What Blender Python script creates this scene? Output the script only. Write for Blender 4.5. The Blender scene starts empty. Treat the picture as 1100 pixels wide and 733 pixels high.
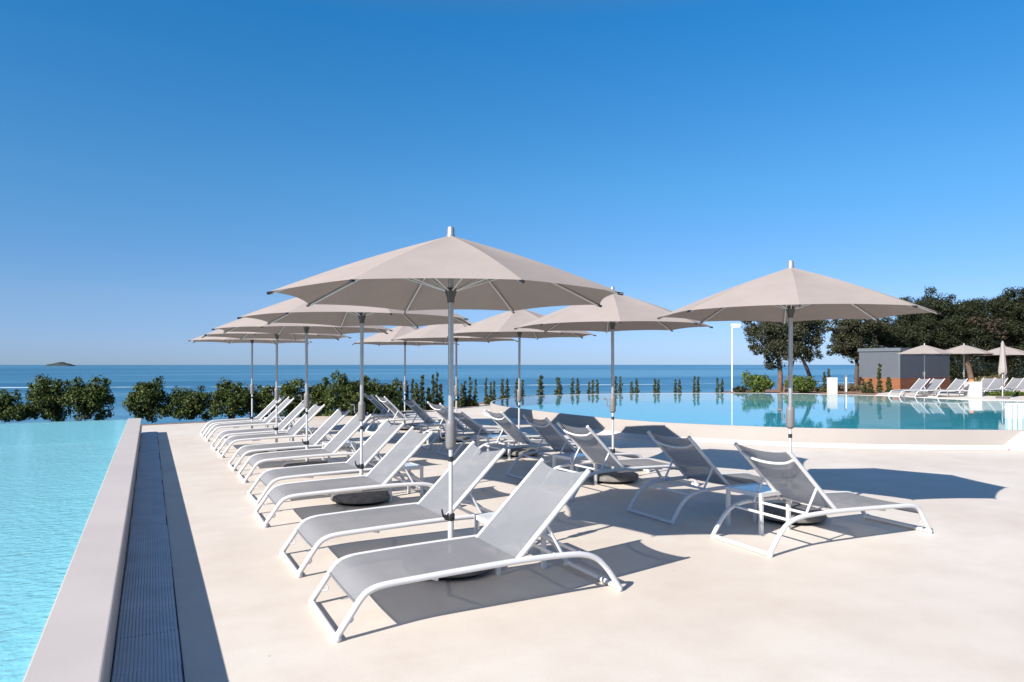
import bpy, bmesh, math, random
import numpy as np
from mathutils import Vector, Matrix

random.seed(7)
S = bpy.context.scene
COL = S.collection
R = math.radians

# ------------------------------------------------------------------ camera
F_PX, CX, HY, CAM_H = 755.0, 550.0, 392.0, 1.6
YAW = math.atan((550 - 161) / F_PX)
cy_, sy_ = math.cos(YAW), math.sin(YAW)
cam = bpy.data.cameras.new('camera')
cam.sensor_width = 36.0
cam.lens = F_PX / 1100 * 36
cam.shift_y = 25.5 / 1100
cam.clip_start = 0.05
cam.clip_end = 60000
camo = bpy.data.objects.new('camera', cam)
COL.objects.link(camo)
camo.location = (0, 0, CAM_H)
camo.rotation_euler = (R(90), 0, -YAW)
S.camera = camo


def at(px, D):
    """plan position at distance D along the bearing of a picture column"""
    k = (px - CX) / F_PX
    return (cy_ * k + sy_) * D, (cy_ - sy_ * k) * D


def ground(px, py, z=0.0):
    D = F_PX * (CAM_H - z) / (py - HY)
    return at(px, D)


# ------------------------------------------------------------------ tagging
def tag(o, label=None, cat=None, group=None, kind=None):
    if label: o['label'] = label
    if cat: o['category'] = cat
    if group: o['group'] = group
    if kind: o['kind'] = kind
    return o


def empty(name, loc=(0, 0, 0), rz=0.0, scale=1.0):
    o = bpy.data.objects.new(name, None)
    o.empty_display_size = 0.1
    COL.objects.link(o)
    o.location = loc
    o.rotation_euler = (0, 0, rz)
    o.scale = (scale,) * 3
    return o


def kids(o):
    return [c for c in bpy.data.objects if c.parent == o]


def copy_tree(o, parent=None):
    c = o.copy()
    COL.objects.link(c)
    if parent is not None:
        c.parent = parent
    for ch in kids(o):
        copy_tree(ch, c)
    return c


# ------------------------------------------------------------------ mesh builder
class MB:
    def __init__(self):
        self.v, self.f, self.s = [], [], []

    def add(self, verts, faces, smooth=False):
        n = len(self.v)
        self.v += [tuple(p) for p in verts]
        for f in faces:
            self.f.append([i + n for i in f])
            self.s.append(smooth)

    def box(self, x0, x1, y0, y1, z0, z1, M=None, bev=0.0):
        if bev > 0:
            bm = bmesh.new()
            bmesh.ops.create_cube(bm, size=1)
            for v in bm.verts:
                v.co = Vector(((x0 + x1) / 2 + v.co.x * (x1 - x0), (y0 + y1) / 2 + v.co.y * (y1 - y0), (z0 + z1) / 2 + v.co.z * (z1 - z0)))
            bmesh.ops.bevel(bm, geom=bm.edges[:], offset=bev, segments=2, affect='EDGES', profile=0.6)
            bm.verts.index_update()
            vs = [v.co.copy() for v in bm.verts]
            fs = [[v.index for v in f.verts] for f in bm.faces]
            bm.free()
        else:
            vs = [Vector(p) for p in ((x0, y0, z0), (x1, y0, z0), (x1, y1, z0), (x0, y1, z0), (x0, y0, z1), (x1, y0, z1), (x1, y1, z1), (x0, y1, z1))]
            fs = [(0, 3, 2, 1), (4, 5, 6, 7), (0, 1, 5, 4), (1, 2, 6, 5), (2, 3, 7, 6), (3, 0, 4, 7)]
        if M is not None:
            vs = [M @ v for v in vs]
        self.add(vs, fs)
        return self

    def tube(self, pts, r, n=10, caps=True, squash=1.0, closed=False):
        pts = [Vector(p) for p in pts]
        m = len(pts)
        rs = r if isinstance(r, (list, tuple)) else [r] * m
        tan = []
        for i in range(m):
            a = pts[i - 1] if (i > 0 or closed) else pts[i]
            b = pts[(i + 1) % m] if (i < m - 1 or closed) else pts[i]
            t = (b - a)
            tan.append(t.normalized() if t.length > 1e-9 else Vector((0, 0, 1)))
        ref = Vector((0, 0, 1)) if abs(tan[0].z) < 0.9 else Vector((1, 0, 0))
        u = tan[0].cross(ref).normalized()
        vs = []
        for i in range(m):
            u = (u - tan[i] * u.dot(tan[i])).normalized()
            w = tan[i].cross(u)
            for k in range(n):
                a = 2 * math.pi * k / n
                vs.append(pts[i] + (u * math.cos(a) + w * math.sin(a) * squash) * rs[i])
        fs = []
        for i in range(m if closed else m - 1):
            j = (i + 1) % m
            for k in range(n):
                fs.append((i * n + k, i * n + (k + 1) % n, j * n + (k + 1) % n, j * n + k))
        self.add(vs, fs, True)
        if caps and not closed:
            self.add(vs[:n], [tuple(range(n))[::-1]])
            self.add(vs[-n:], [tuple(range(n))])
        return self

    def lathe(self, prof, n=24, c=(0, 0), smooth=True, cap_top=True, cap_bot=True):
        """prof: list of (r, z); sharp where successive duplicates"""
        vs = []
        for r, z in prof:
            for k in range(n):
                a = 2 * math.pi * k / n
                vs.append((c[0] + r * math.cos(a), c[1] + r * math.sin(a), z))
        fs = []
        for i in range(len(prof) - 1):
            for k in range(n):
                fs.append((i * n + k, i * n + (k + 1) % n, (i + 1) * n + (k + 1) % n, (i + 1) * n + k))
        self.add(vs, fs, smooth)
        if cap_bot: self.add(vs[:n], [tuple(range(n))[::-1]])
        if cap_top: self.add(vs[-n:], [tuple(range(n))])
        return self

    def mesh(self, name, mat):
        me = bpy.data.meshes.new(name)
        me.from_pydata(self.v, [], self.f)
        me.polygons.foreach_set('use_smooth', self.s)
        if mat: me.materials.append(mat)
        me.validate()
        me.update()
        return me

    def build(self, name, mat, parent=None, loc=None):
        o = bpy.data.objects.new(name, self.mesh(name, mat))
        COL.objects.link(o)
        if parent is not None: o.parent = parent
        if loc is not None: o.location = loc
        return o


def catmull(pts, k=6):
    P = [Vector(p) for p in pts]
    out = []
    for i in range(len(P) - 1):
        p0 = P[i - 1] if i > 0 else P[i] * 2 - P[i + 1]
        p1, p2 = P[i], P[i + 1]
        p3 = P[i + 2] if i + 2 < len(P) else P[i + 1] * 2 - P[i]
        for j in range(k):
            t = j / k
            out.append(0.5 * ((2 * p1) + (-p0 + p2) * t + (2 * p0 - 5 * p1 + 4 * p2 - p3) * t * t + (-p0 + 3 * p1 - 3 * p2 + p3) * t ** 3))
    out.append(P[-1])
    return out


def poly_sheet(name, pts, z, mat, skirt=None, out=0.0):
    """flat polygon (may be concave); skirt = depth of the side going down, out = how far its foot runs outwards"""
    bm = bmesh.new()
    vs = [bm.verts.new((p[0], p[1], z)) for p in pts]
    f = bm.faces.new(vs)
    bm.normal_update()
    if f.normal.z < 0:
        f.normal_flip()
    if skirt:
        n = len(pts)
        area = sum(pts[i][0] * pts[(i + 1) % n][1] - pts[(i + 1) % n][0] * pts[i][1] for i in range(n))
        sg = 1 if area > 0 else -1
        low = []
        for i in range(n):
            a, b = Vector(pts[i - 1][:2]), Vector(pts[(i + 1) % n][:2])
            t = (b - a).normalized()
            nn = Vector((t.y, -t.x)) * sg
            oo = 0.0 if (pts[i][0] < -0.1 and pts[i][1] < 18.6) else out
            low.append(bm.verts.new((pts[i][0] + nn.x * oo, pts[i][1] + nn.y * oo, z - skirt)))
        for i in range(n):
            j = (i + 1) % n
            bm.faces.new((vs[i], low[i], low[j], vs[j]) if sg > 0 else (vs[j], low[j], low[i], vs[i]))
    bmesh.ops.triangulate(bm, faces=[g for g in bm.faces if len(g.verts) > 4], ngon_method='EAR_CLIP')
    bmesh.ops.recalc_face_normals(bm, faces=bm.faces[:])
    up = sum(g.normal.z * g.calc_area() for g in bm.faces)
    if up < 0:
        bmesh.ops.reverse_faces(bm, faces=bm.faces[:])
    me = bpy.data.meshes.new(name)
    bm.to_mesh(me)
    bm.free()
    me.materials.append(mat)
    o = bpy.data.objects.new(name, me)
    COL.objects.link(o)
    return o


# ------------------------------------------------------------------ materials
class NT:
    def __init__(self, name):
        self.m = bpy.data.materials.new(name)
        self.m.use_nodes = True
        self.t = self.m.node_tree
        self.b = self.t.nodes.get('Principled BSDF')
        self.o = self.t.nodes.get('Material Output')

    def n(self, typ, **kw):
        nd = self.t.nodes.new(typ)
        for k, v in kw.items():
            if k.startswith('i_'):
                key = k[2:]
                key = int(key) if key.isdigit() else key.replace('_', ' ')
                nd.inputs[key].default_value = v
            else:
                setattr(nd, k, v)
        return nd

    def l(self, a, b):
        self.t.links.new(a, b)

    def coord(self, scale=(1, 1, 1), kind='Object'):
        tc = self.n('ShaderNodeTexCoord')
        mp = self.n('ShaderNodeMapping')
        mp.inputs['Scale'].default_value = scale
        self.l(tc.outputs[kind], mp.inputs['Vector'])
        return mp.outputs['Vector']

    def noise(self, vec, scale, detail=4, rough=0.55):
        nd = self.n('ShaderNodeTexNoise', i_Scale=scale, i_Detail=detail, i_Roughness=rough)
        self.l(vec, nd.inputs['Vector'])
        return nd.outputs['Fac']

    def ramp(self, fac, stops):
        nd = self.n('ShaderNodeValToRGB')
        e = nd.color_ramp.elements
        while len(e) < len(stops): e.new(0.5)
        for i, (p, c) in enumerate(stops):
            e[i].position = p
            e[i].color = (*c, 1) if len(c) == 3 else c
        self.l(fac, nd.inputs['Fac'])
        return nd.outputs['Color']

    def mixc(self, fac, a, b, mode='MIX'):
        nd = self.n('ShaderNodeMix', data_type='RGBA', blend_type=mode)
        for key, val in ((0, fac), (6, a), (7, b)):
            if hasattr(val, 'is_output') or isinstance(val, bpy.types.NodeSocket):
                self.l(val, nd.inputs[key])
            else:
                nd.inputs[key].default_value = val if key == 0 else ((*val, 1) if len(val) == 3 else val)
        return nd.outputs[2]

    def math(self, op, a, b=None):
        nd = self.n('ShaderNodeMath', operation=op)
        for i, val in enumerate((a, b)):
            if val is None: continue
            if isinstance(val, bpy.types.NodeSocket): self.l(val, nd.inputs[i])
            else: nd.inputs[i].default_value = val
        return nd.outputs[0]

    def bump(self, h, strength=0.3, dist=0.02):
        nd = self.n('ShaderNodeBump', i_Strength=strength, i_Distance=dist)
        self.l(h, nd.inputs['Height'])
        return nd.outputs['Normal']


def plain(name, col, rough=0.5, metal=0.0, spec=0.5, var=0.06, vscale=6.0, bump=0.0, bscale=80.0):
    t = NT(name)
    v = t.coord()
    nz = t.noise(v, vscale, 5)
    lo = tuple(max(0, c * (1 - var)) for c in col)
    hi = tuple(min(1, c * (1 + var)) for c in col)
    c = t.ramp(nz, [(0.3, lo), (0.7, hi)])
    t.l(c, t.b.inputs['Base Color'])
    t.b.inputs['Roughness'].default_value = rough
    t.b.inputs['Metallic'].default_value = metal
    t.b.inputs['Specular IOR Level'].default_value = spec
    if bump:
        t.l(t.bump(t.noise(v, bscale, 3), bump, 0.004), t.b.inputs['Normal'])
    return t.m


def mat_deck():
    t = NT('deck_concrete')
    v = t.coord()
    big = t.noise(v, 0.35, 5)
    mid = t.noise(v, 2.2, 6, 0.6)
    fine = t.noise(v, 90, 3)
    c = t.ramp(big, [(0.3, (0.635, 0.545, 0.455)), (0.55, (0.69, 0.615, 0.53)), (0.75, (0.715, 0.66, 0.59))])
    c2 = t.ramp(mid, [(0.3, (0.86, 0.83, 0.81)), (0.6, (1, 1, 1))])
    c = t.mixc(0.55, c, c2, 'MULTIPLY')
    # long sweeping water stains
    v2 = t.coord((0.12, 0.5, 1))
    st = t.ramp(t.noise(v2, 1.6, 6, 0.65), [(0.55, (1, 1, 1)), (0.68, (0.80, 0.70, 0.62))])
    c = t.mixc(0.2, c, st, 'MULTIPLY')
    # small dark specks
    vo = t.n('ShaderNodeTexVoronoi', i_Scale=2.3)
    t.l(v, vo.inputs['Vector'])
    sp = t.ramp(vo.outputs['Distance'], [(0.012, (0.45, 0.4, 0.36)), (0.022, (1, 1, 1))])
    c = t.mixc(0.8, c, sp, 'MULTIPLY')
    gr = t.ramp(fine, [(0.3, (0.93, 0.93, 0.93)), (0.7, (1, 1, 1))])
    c = t.mixc(1.0, c, gr, 'MULTIPLY')
    t.l(c, t.b.inputs['Base Color'])
    t.b.inputs['Roughness'].default_value = 0.55
    t.b.inputs['Specular IOR Level'].default_value = 0.45
    t.l(t.bump(fine, 0.25, 0.004), t.b.inputs['Normal'])
    return t.m


def mat_fabric(name, col, transp, transl, weave=900.0, under=None):
    """woven sling or canopy cloth: partly open weave, partly translucent"""
    t = NT(name)
    v = t.coord()
    nz = t.noise(v, 3.0, 4)
    c = t.ramp(nz, [(0.3, tuple(x * 0.95 for x in col)), (0.7, tuple(min(1, x * 1.04) for x in col))])
    if under:  # coated, darker reverse of the cloth
        g = t.n('ShaderNodeNewGeometry')
        c = t.mixc(g.outputs['Backfacing'], c, under)
    w = t.noise(v, weave, 2)
    c = t.mixc(0.35, c, t.ramp(w, [(0.35, (0.7, 0.7, 0.7)), (0.65, (1, 1, 1))]), 'MULTIPLY')
    d = t.n('ShaderNodeBsdfDiffuse', i_Roughness=0.0)
    tl = t.n('ShaderNodeBsdfTranslucent')
    tr = t.n('ShaderNodeBsdfTransparent')
    t.l(c, d.inputs['Color'])
    t.l(c, tl.inputs['Color'])
    m1 = t.n('ShaderNodeMixShader', i_Fac=transl)
    t.l(d.outputs[0], m1.inputs[1]); t.l(tl.outputs[0], m1.inputs[2])
    m2 = t.n('ShaderNodeMixShader', i_Fac=transp)
    t.l(m1.outputs[0], m2.inputs[1]); t.l(tr.outputs[0], m2.inputs[2])
    t.l(m2.outputs[0], t.o.inputs['Surface'])
    t.t.nodes.remove(t.b)
    return t.m


def mat_water(name, tint, bumps, rough=0.02, body=None, mirror=0.98):
    """clear tinted water: fresnel mirror over a tinted see-through body; bumps = [(scale vec, noise scale, strength)]"""
    t = NT(name)
    nrm = None
    for sv, sc, st, dist in bumps:
        v = t.coord(sv)
        h = t.noise(v, sc, 3, 0.5)
        b = t.n('ShaderNodeBump', i_Strength=st, i_Distance=dist)
        t.l(h, b.inputs['Height'])
        if nrm is not None: t.l(nrm, b.inputs['Normal'])
        nrm = b.outputs['Normal']
    tr = t.n('ShaderNodeBsdfTransparent', i_Color=(*tint, 1))
    gl = t.n('ShaderNodeBsdfGlossy', i_Roughness=rough)
    lw = t.n('ShaderNodeLayerWeight', i_Blend=0.5)
    t.l(nrm, gl.inputs['Normal']); t.l(nrm, lw.inputs['Normal'])
    fr = t.math('ADD', t.math('MULTIPLY', t.math('POWER', lw.outputs['Facing'], 5.0), mirror), 0.02)
    under = tr.outputs[0]
    if body:  # diffuse share added so that the ripples show as light and dark
        df = t.n('ShaderNodeBsdfDiffuse', i_Color=(*body, 1))
        t.l(nrm, df.inputs['Normal'])
        mb = t.n('ShaderNodeMixShader', i_Fac=0.4)
        t.l(tr.outputs[0], mb.inputs[1]); t.l(df.outputs[0], mb.inputs[2])
        under = mb.outputs[0]
    m = t.n('ShaderNodeMixShader')
    t.l(fr, m.inputs['Fac'])
    t.l(under, m.inputs[1]); t.l(gl.outputs[0], m.inputs[2])
    t.l(m.outputs[0], t.o.inputs['Surface'])
    t.t.nodes.remove(t.b)
    return t.m


def mat_pool_floor(name, col, caustic=0.0):
    t = NT(name)
    v = t.coord()
    nz = t.noise(v, 1.2, 4)
    c = t.ramp(nz, [(0.3, tuple(x * 0.93 for x in col)), (0.7, tuple(min(1, x * 1.06) for x in col))])
    # small mosaic tiles with pale joints
    br = t.n('ShaderNodeTexBrick', i_Scale=1.0)
    br.offset = 0.0
    br.inputs['Brick Width'].default_value = 0.05
    br.inputs['Row Height'].default_value = 0.05
    br.inputs['Mortar Size'].default_value = 0.003
    br.inputs['Color1'].default_value = (1, 1, 1, 1)
    br.inputs['Color2'].default_value = (0.86, 0.9, 0.92, 1)
    br.inputs['Mortar'].default_value = (0.9, 0.9, 0.9, 1)
    t.l(v, br.inputs['Vector'])
    c = t.mixc(0.6, c, br.outputs['Color'], 'MULTIPLY')
    t.l(c, t.b.inputs['Base Color'])
    t.b.inputs['Roughness'].default_value = 0.5
    return t.m


def mat_leaf(name, dark, light, rough=0.5, transl=0.25):
    t = NT(name)
    g = t.n('ShaderNodeNewGeometry')
    c = t.ramp(g.outputs['Random Per Island'], [(0.0, dark), (0.75, tuple((a + b) / 2 for a, b in zip(dark, light))), (1.0, light)])
    t.l(c, t.b.inputs['Base Color'])
    t.b.inputs['Roughness'].default_value = rough
    t.b.inputs['Specular IOR Level'].default_value = 0.2
    tl = t.n('ShaderNodeBsdfTranslucent')
    t.l(c, tl.inputs['Color'])
    m = t.n('ShaderNodeMixShader', i_Fac=transl)
    t.l(t.b.outputs[0], m.inputs[1]); t.l(tl.outputs[0], m.inputs[2])
    t.l(m.outputs[0], t.o.inputs['Surface'])
    return t.m


def mat_sea():
    t = NT('sea_water')
    v = t.coord((0.0012, 0.006, 1))
    band = t.noise(v, 1.0, 5, 0.6)
    v2 = t.coord((0.02, 0.09, 1))
    rip = t.noise(v2, 1.0, 6, 0.7)
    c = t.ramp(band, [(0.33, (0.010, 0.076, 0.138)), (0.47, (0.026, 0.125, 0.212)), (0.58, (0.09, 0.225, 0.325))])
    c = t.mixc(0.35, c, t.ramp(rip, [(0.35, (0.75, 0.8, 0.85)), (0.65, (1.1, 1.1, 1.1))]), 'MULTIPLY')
    t.l(c, t.b.inputs['Base Color'])
    t.b.inputs['Roughness'].default_value = 0.32
    t.b.inputs['Specular IOR Level'].default_value = 0.32
    v3 = t.coord((0.25, 0.5, 1))
    t.l(t.bump(t.noise(v3, 1.0, 4, 0.6), 0.9, 0.5), t.b.inputs['Normal'])
    return t.m


def mat_wood():
    t = NT('wood_cladding')
    v = t.coord((1, 1, 1))
    w = t.n('ShaderNodeTexWave', wave_type='BANDS', bands_direction='Z', wave_profile='SAW', i_Scale=2.2, i_Distortion=0.0)
    t.l(v, w.inputs['Vector'])
    joint = t.ramp(w.outputs['Fac'], [(0.0, (0.3, 0.3, 0.3)), (0.06, (1, 1, 1))])
    v2 = t.coord((0.6, 0.6, 14))
    g = t.noise(v2, 2.0, 5)
    c = t.ramp(g, [(0.3, (0.17, 0.058, 0.022)), (0.6, (0.27, 0.10, 0.038)), (0.8, (0.32, 0.135, 0.055))])
    c = t.mixc(1.0, c, joint, 'MULTIPLY')
    t.l(c, t.b.inputs['Base Color'])
    t.b.inputs['Roughness'].default_value = 0.6
    return t.m


def mat_soil():
    t = NT('reddish_soil')
    v = t.coord()
    a = t.noise(v, 3, 6, 0.7)
    c = t.ramp(a, [(0.3, (0.16, 0.075, 0.045)), (0.55, (0.27, 0.15, 0.10)), (0.75, (0.36, 0.26, 0.18))])
    t.l(c, t.b.inputs['Base Color'])
    t.b.inputs['Roughness'].default_value = 0.95
    t.l(t.bump(t.noise(v, 25, 5), 0.8, 0.05), t.b.inputs['Normal'])
    return t.m


M = dict(
    deck=mat_deck(),
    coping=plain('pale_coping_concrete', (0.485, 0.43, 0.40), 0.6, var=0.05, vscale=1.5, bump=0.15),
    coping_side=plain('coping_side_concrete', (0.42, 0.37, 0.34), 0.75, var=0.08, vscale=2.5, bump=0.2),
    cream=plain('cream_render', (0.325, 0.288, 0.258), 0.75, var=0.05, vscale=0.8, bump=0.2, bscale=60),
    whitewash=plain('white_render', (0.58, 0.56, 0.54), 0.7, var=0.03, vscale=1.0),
    frame=plain('white_powder_coat', (0.62, 0.61, 0.605), 0.35, var=0.02, vscale=3),
    sling=mat_fabric('grey_sling_mesh', (0.34, 0.346, 0.365), 0.06, 0.42),
    canopy=mat_fabric('taupe_canopy_cloth', (0.36, 0.308, 0.28), 0.0, 0.03),
    alu=plain('brushed_aluminium', (0.42, 0.41, 0.40), 0.38, 0.6, var=0.05),
    tubewhite=plain('silver_white_tube', (0.60, 0.59, 0.58), 0.35, 0.25, var=0.03),
    greyplastic=plain('grey_plastic', (0.19, 0.18, 0.177), 0.5, var=0.06),
    darkplastic=plain('dark_grey_plastic', (0.075, 0.07, 0.068), 0.5),
    black=plain('black_plastic', (0.02, 0.02, 0.022), 0.45),
    stone=plain('granite_base', (0.155, 0.143, 0.132), 0.75, var=0.3, vscale=14, bump=0.4, bscale=70),
    glass=plain('frosted_table_top', (0.66, 0.69, 0.71), 0.12, var=0.02, spec=0.9),
    grate=plain('blue_grey_grating', (0.53, 0.55, 0.59), 0.5, var=0.12, vscale=3),
    channel=plain('dark_channel', (0.05, 0.06, 0.075), 0.8),
    soil=mat_soil(),
    rock=plain('coast_rock', (0.25, 0.2, 0.16), 0.95, var=0.4, vscale=1.5, bump=0.8, bscale=4),
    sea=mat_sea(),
    sea_line=plain('pale_line', (0.42, 0.54, 0.62), 0.6, var=0.15, vscale=0.02),
    housegrey=plain('slate_grey_panel', (0.088, 0.10, 0.115), 0.6, var=0.06, vscale=1.2),
    housetrim=plain('roof_edge_metal', (0.11, 0.125, 0.14), 0.5, var=0.05),
    wood=mat_wood(),
    bark=plain('grey_brown_bark', (0.085, 0.062, 0.048), 0.9, var=0.35, vscale=9, bump=0.8, bscale=20),
    barkred=plain('reddish_bark', (0.16, 0.10, 0.07), 0.9, var=0.3, vscale=9, bump=0.8, bscale=20),
    leaf_hedge=mat_leaf('hedge_leaf', (0.02, 0.038, 0.011), (0.135, 0.165, 0.038), 0.55, 0.2),
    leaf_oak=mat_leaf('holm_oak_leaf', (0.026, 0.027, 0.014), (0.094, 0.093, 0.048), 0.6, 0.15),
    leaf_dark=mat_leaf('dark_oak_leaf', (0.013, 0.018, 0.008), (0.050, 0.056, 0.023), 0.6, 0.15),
    leaf_brown=mat_leaf('faded_blossom_leaf', (0.03, 0.028, 0.016), (0.12, 0.085, 0.06), 0.7, 0.15),
    leaf_light=mat_leaf('light_green_leaf', (0.045, 0.08, 0.014), (0.185, 0.23, 0.048), 0.5, 0.3),
    leaf_young=mat_leaf('olive_young_leaf', (0.028, 0.040, 0.014), (0.12, 0.13, 0.045), 0.5, 0.2),
    leaf_dry=mat_leaf('dry_shrub_leaf', (0.10, 0.085, 0.04), (0.25, 0.19, 0.10), 0.8, 0.2),
    orange=plain('orange_towel', (0.75, 0.25, 0.06), 0.9),
    lampwhite=plain('lamp_white_metal', (0.75, 0.75, 0.75), 0.4),
    lampglass=plain('lamp_diffuser', (0.8, 0.8, 0.8), 0.3),
    red=plain('red_sticker', (0.6, 0.05, 0.03), 0.5),
)

# ------------------------------------------------------------------ setting: sea, ground, deck
SEA_Z = -4.0
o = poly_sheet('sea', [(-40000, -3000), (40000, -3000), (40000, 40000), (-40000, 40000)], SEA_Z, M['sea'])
tag(o, kind='structure')

edge = [(-0.25, 20.85), (1.84, 21.25), (4.0, 21.9), (6.7, 22.9), (9.6, 24.2), (11.6, 25.6), (14.0, 28.0)]
soil_out = [(x - 0.12, y + 0.75) for x, y in edge]
land = [(-45, -30), (-17.2, -30), (-17.2, 18.45), (-0.3, 18.45), (-0.3, -30), (70, -30), (70, 24), (24, 30.5), (18, 31.5)] + soil_out[::-1] + [(-18, 21.2), (-45, 21.5)]
o = poly_sheet('ground', land, -0.03, M['soil'], skirt=4.6, out=1.6)
tag(o, kind='structure')

deck_pts = [(-0.175, -25), (66, -25), (66, 23), (24, 28), (14.5, 27.6)] + edge[::-1][1:] + [(-0.175, 20.85)]
o = poly_sheet('pool_deck', deck_pts, 0.0, M['deck'])
tag(o, kind='structure')

# ------------------------------------------------------------------ left pool
WALL_Z = 0.362
P1Y = 18.35
w = MB()
prof = [(-0.455, 0.30), (-0.445, WALL_Z - 0.004), (-0.437, WALL_Z), (-0.182, WALL_Z), (-0.172, WALL_Z - 0.010), (-0.170, -0.02), (-0.46, -0.9)]
t_ = empty('pool_wall', (-0.31, 9, 0))
tag(t_, 'pale raised coping wall along the right side of the left pool', 'pool wall')
w = MB()
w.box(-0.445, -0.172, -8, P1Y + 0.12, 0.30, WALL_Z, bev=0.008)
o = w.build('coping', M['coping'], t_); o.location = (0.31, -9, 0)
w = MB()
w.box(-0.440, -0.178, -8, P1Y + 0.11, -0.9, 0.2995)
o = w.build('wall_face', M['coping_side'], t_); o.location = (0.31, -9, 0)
w = MB()
w.box(-17.0, -0.447, P1Y - 0.06, P1Y + 0.06, -0.9, 0.338)
o = w.build('infinity_edge', M['coping'])
tag(o, 'thin pale overflow edge at the far end of the left pool', 'pool edge')
w = MB()
FZ = -0.12
w.add([(-17.0, -8, FZ), (-0.443, -8, FZ), (-0.443, P1Y - 0.064, FZ), (-17.0, P1Y - 0.064, FZ)], [(0, 1, 2, 3)])
w.add([(-17.0, -8, FZ), (-17.0, P1Y - 0.064, FZ), (-17.0, P1Y - 0.064, 0.35), (-17.0, -8, 0.35)], [(0, 1, 2, 3)])
w.add([(-0.4478, -8, FZ), (-0.4478, P1Y - 0.064, FZ), (-0.4478, P1Y - 0.064, 0.335), (-0.4478, -8, 0.335)], [(3, 2, 1, 0)])
w.add([(-17.0, P1Y - 0.064, FZ), (-0.4478, P1Y - 0.064, FZ), (-0.4478, P1Y - 0.064, 0.335), (-17.0, P1Y - 0.064, 0.335)], [(0, 1, 2, 3)])
M['floor1'] = mat_pool_floor('aqua_pool_tiles', (0.44, 0.70, 0.75))
o = w.build('pool_floor', M['floor1'])
tag(o, kind='structure')
M['water1'] = mat_water('left_pool_water', (0.76, 0.955, 0.98), [((1, 1, 1), 1.3, 0.3, 0.05), ((1, 1.3, 1), 5.0, 0.3, 0.04), ((1, 1.2, 1), 15.0, 0.65, 0.03)], body=(0.30, 0.62, 0.68), mirror=0.60)
w = MB()
w.add([(-17.0, -8, 0.345), (-0.447, -8, 0.345), (-0.447, P1Y + 0.06, 0.345), (-17.0, P1Y + 0.06, 0.345)], [(0, 1, 2, 3)])
o = w.build('pool_water', M['water1'])
tag(o, kind='structure')

# drain grating beside the wall
t_ = empty('drain_grating', (0, 9, 0))
tag(t_, 'long blue grey drain grating strip at the foot of the left pool wall', 'drain grating')
w = MB()
w.box(-0.166, 0.158, -6, 18.72, 0.002, 0.004)
o = w.build('channel', M['channel'], t_); o.location = (0, -9, 0)
w = MB()
rg = random.Random(3)
secs = []
y = -6.0
while y < 18.7:
    y2 = min(y + rg.uniform(0.45, 0.55), 18.7)
    secs.append((y, y2, rg.uniform(-0.006, 0.003)))
    y = y2
NB = 17
for (a, b, dx) in secs:
    for i in range(NB):
        x0 = -0.158 + (0.300 / (NB - 1)) * i + dx
        w.box(x0 - 0.0066, x0 + 0.0066, a + 0.0004, b - 0.0004, 0.010, 0.020)
    yy = a + 0.012
    while yy < b - 0.008:
        w.box(-0.163 + dx, 0.150 + dx, yy - 0.0075, yy + 0.0075, 0.0055, 0.0190)
        yy += 0.024
o = w.build('grate', M['grate'], t_); o.location = (0, -9, 0)

# ------------------------------------------------------------------ far pool
RIM = 0.36
near_px = [(1260, 462.8), (1180, 462.6), (1100, 462.3), (1000, 461.8), (920, 461.0), (850, 459.5), (800, 457.8), (750, 455.8), (700, 453.3), (650, 449.2), (610, 445.2), (580, 441.8), (545, 437.5), (531, 434.6)]
far_px = [(527, 432.6), (531, 430.2), (544, 427.9), (558, 426.6), (578, 425.2), (605, 424.2), (646, 423.2), (700, 422.6), (780, 422.2), (850, 422.6), (900, 423.8), (960, 425.6), (1020, 428.6), (1065, 430.2), (1120, 431.0), (1200, 431.5)]
pool2 = [ground(x, y, RIM) for x, y in near_px + far_px]


def smooth_loop(pts, k=4):
    P = [Vector((p[0], p[1], 0)) for p in pts]
    out = []
    n = len(P)
    for i in range(n):
        p0, p1, p2, p3 = P[i - 1], P[i], P[(i + 1) % n], P[(i + 2) % n]
        for j in range(k):
            t = j / k
            out.append(0.5 * ((2 * p1) + (-p0 + p2) * t + (2 * p0 - 5 * p1 + 4 * p2 - p3) * t * t + (-p0 + 3 * p1 - 3 * p2 + p3) * t ** 3))
    return [(p.x, p.y) for p in out]


loop = smooth_loop(pool2)
NL = len(loop)
area = sum(loop[i][0] * loop[(i + 1) % NL][1] - loop[(i + 1) % NL][0] * loop[i][1] for i in range(NL))
sgn = 1 if area > 0 else -1
nrm = []
for i in range(NL):
    a, b = Vector(loop[i - 2]), Vector(loop[(i + 2) % NL])
    tt = (b - a).normalized()
    nrm.append(Vector((tt.y, -tt.x)) * sgn)


def ring(off, z):
    return [(loop[i][0] + nrm[i].x * off, loop[i][1] + nrm[i].y * off, z) for i in range(NL)]


def sweep(name, rings, mat, parent=None, idx=None):
    w = MB()
    vs = [p for r_ in rings for p in r_]
    fs = []
    rng = range(NL) if idx is None else idx
    for q in range(len(rings) - 1):
        for i in rng:
            j = (i + 1) % NL
            fs.append((q * NL + i, q * NL + j, (q + 1) * NL + j, (q + 1) * NL + i) if sgn < 0 else (q * NL + i, (q + 1) * NL + i, (q + 1) * NL + j, q * NL + j))
    w.add(vs, fs, True)
    return w.build(name, mat, parent)


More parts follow.
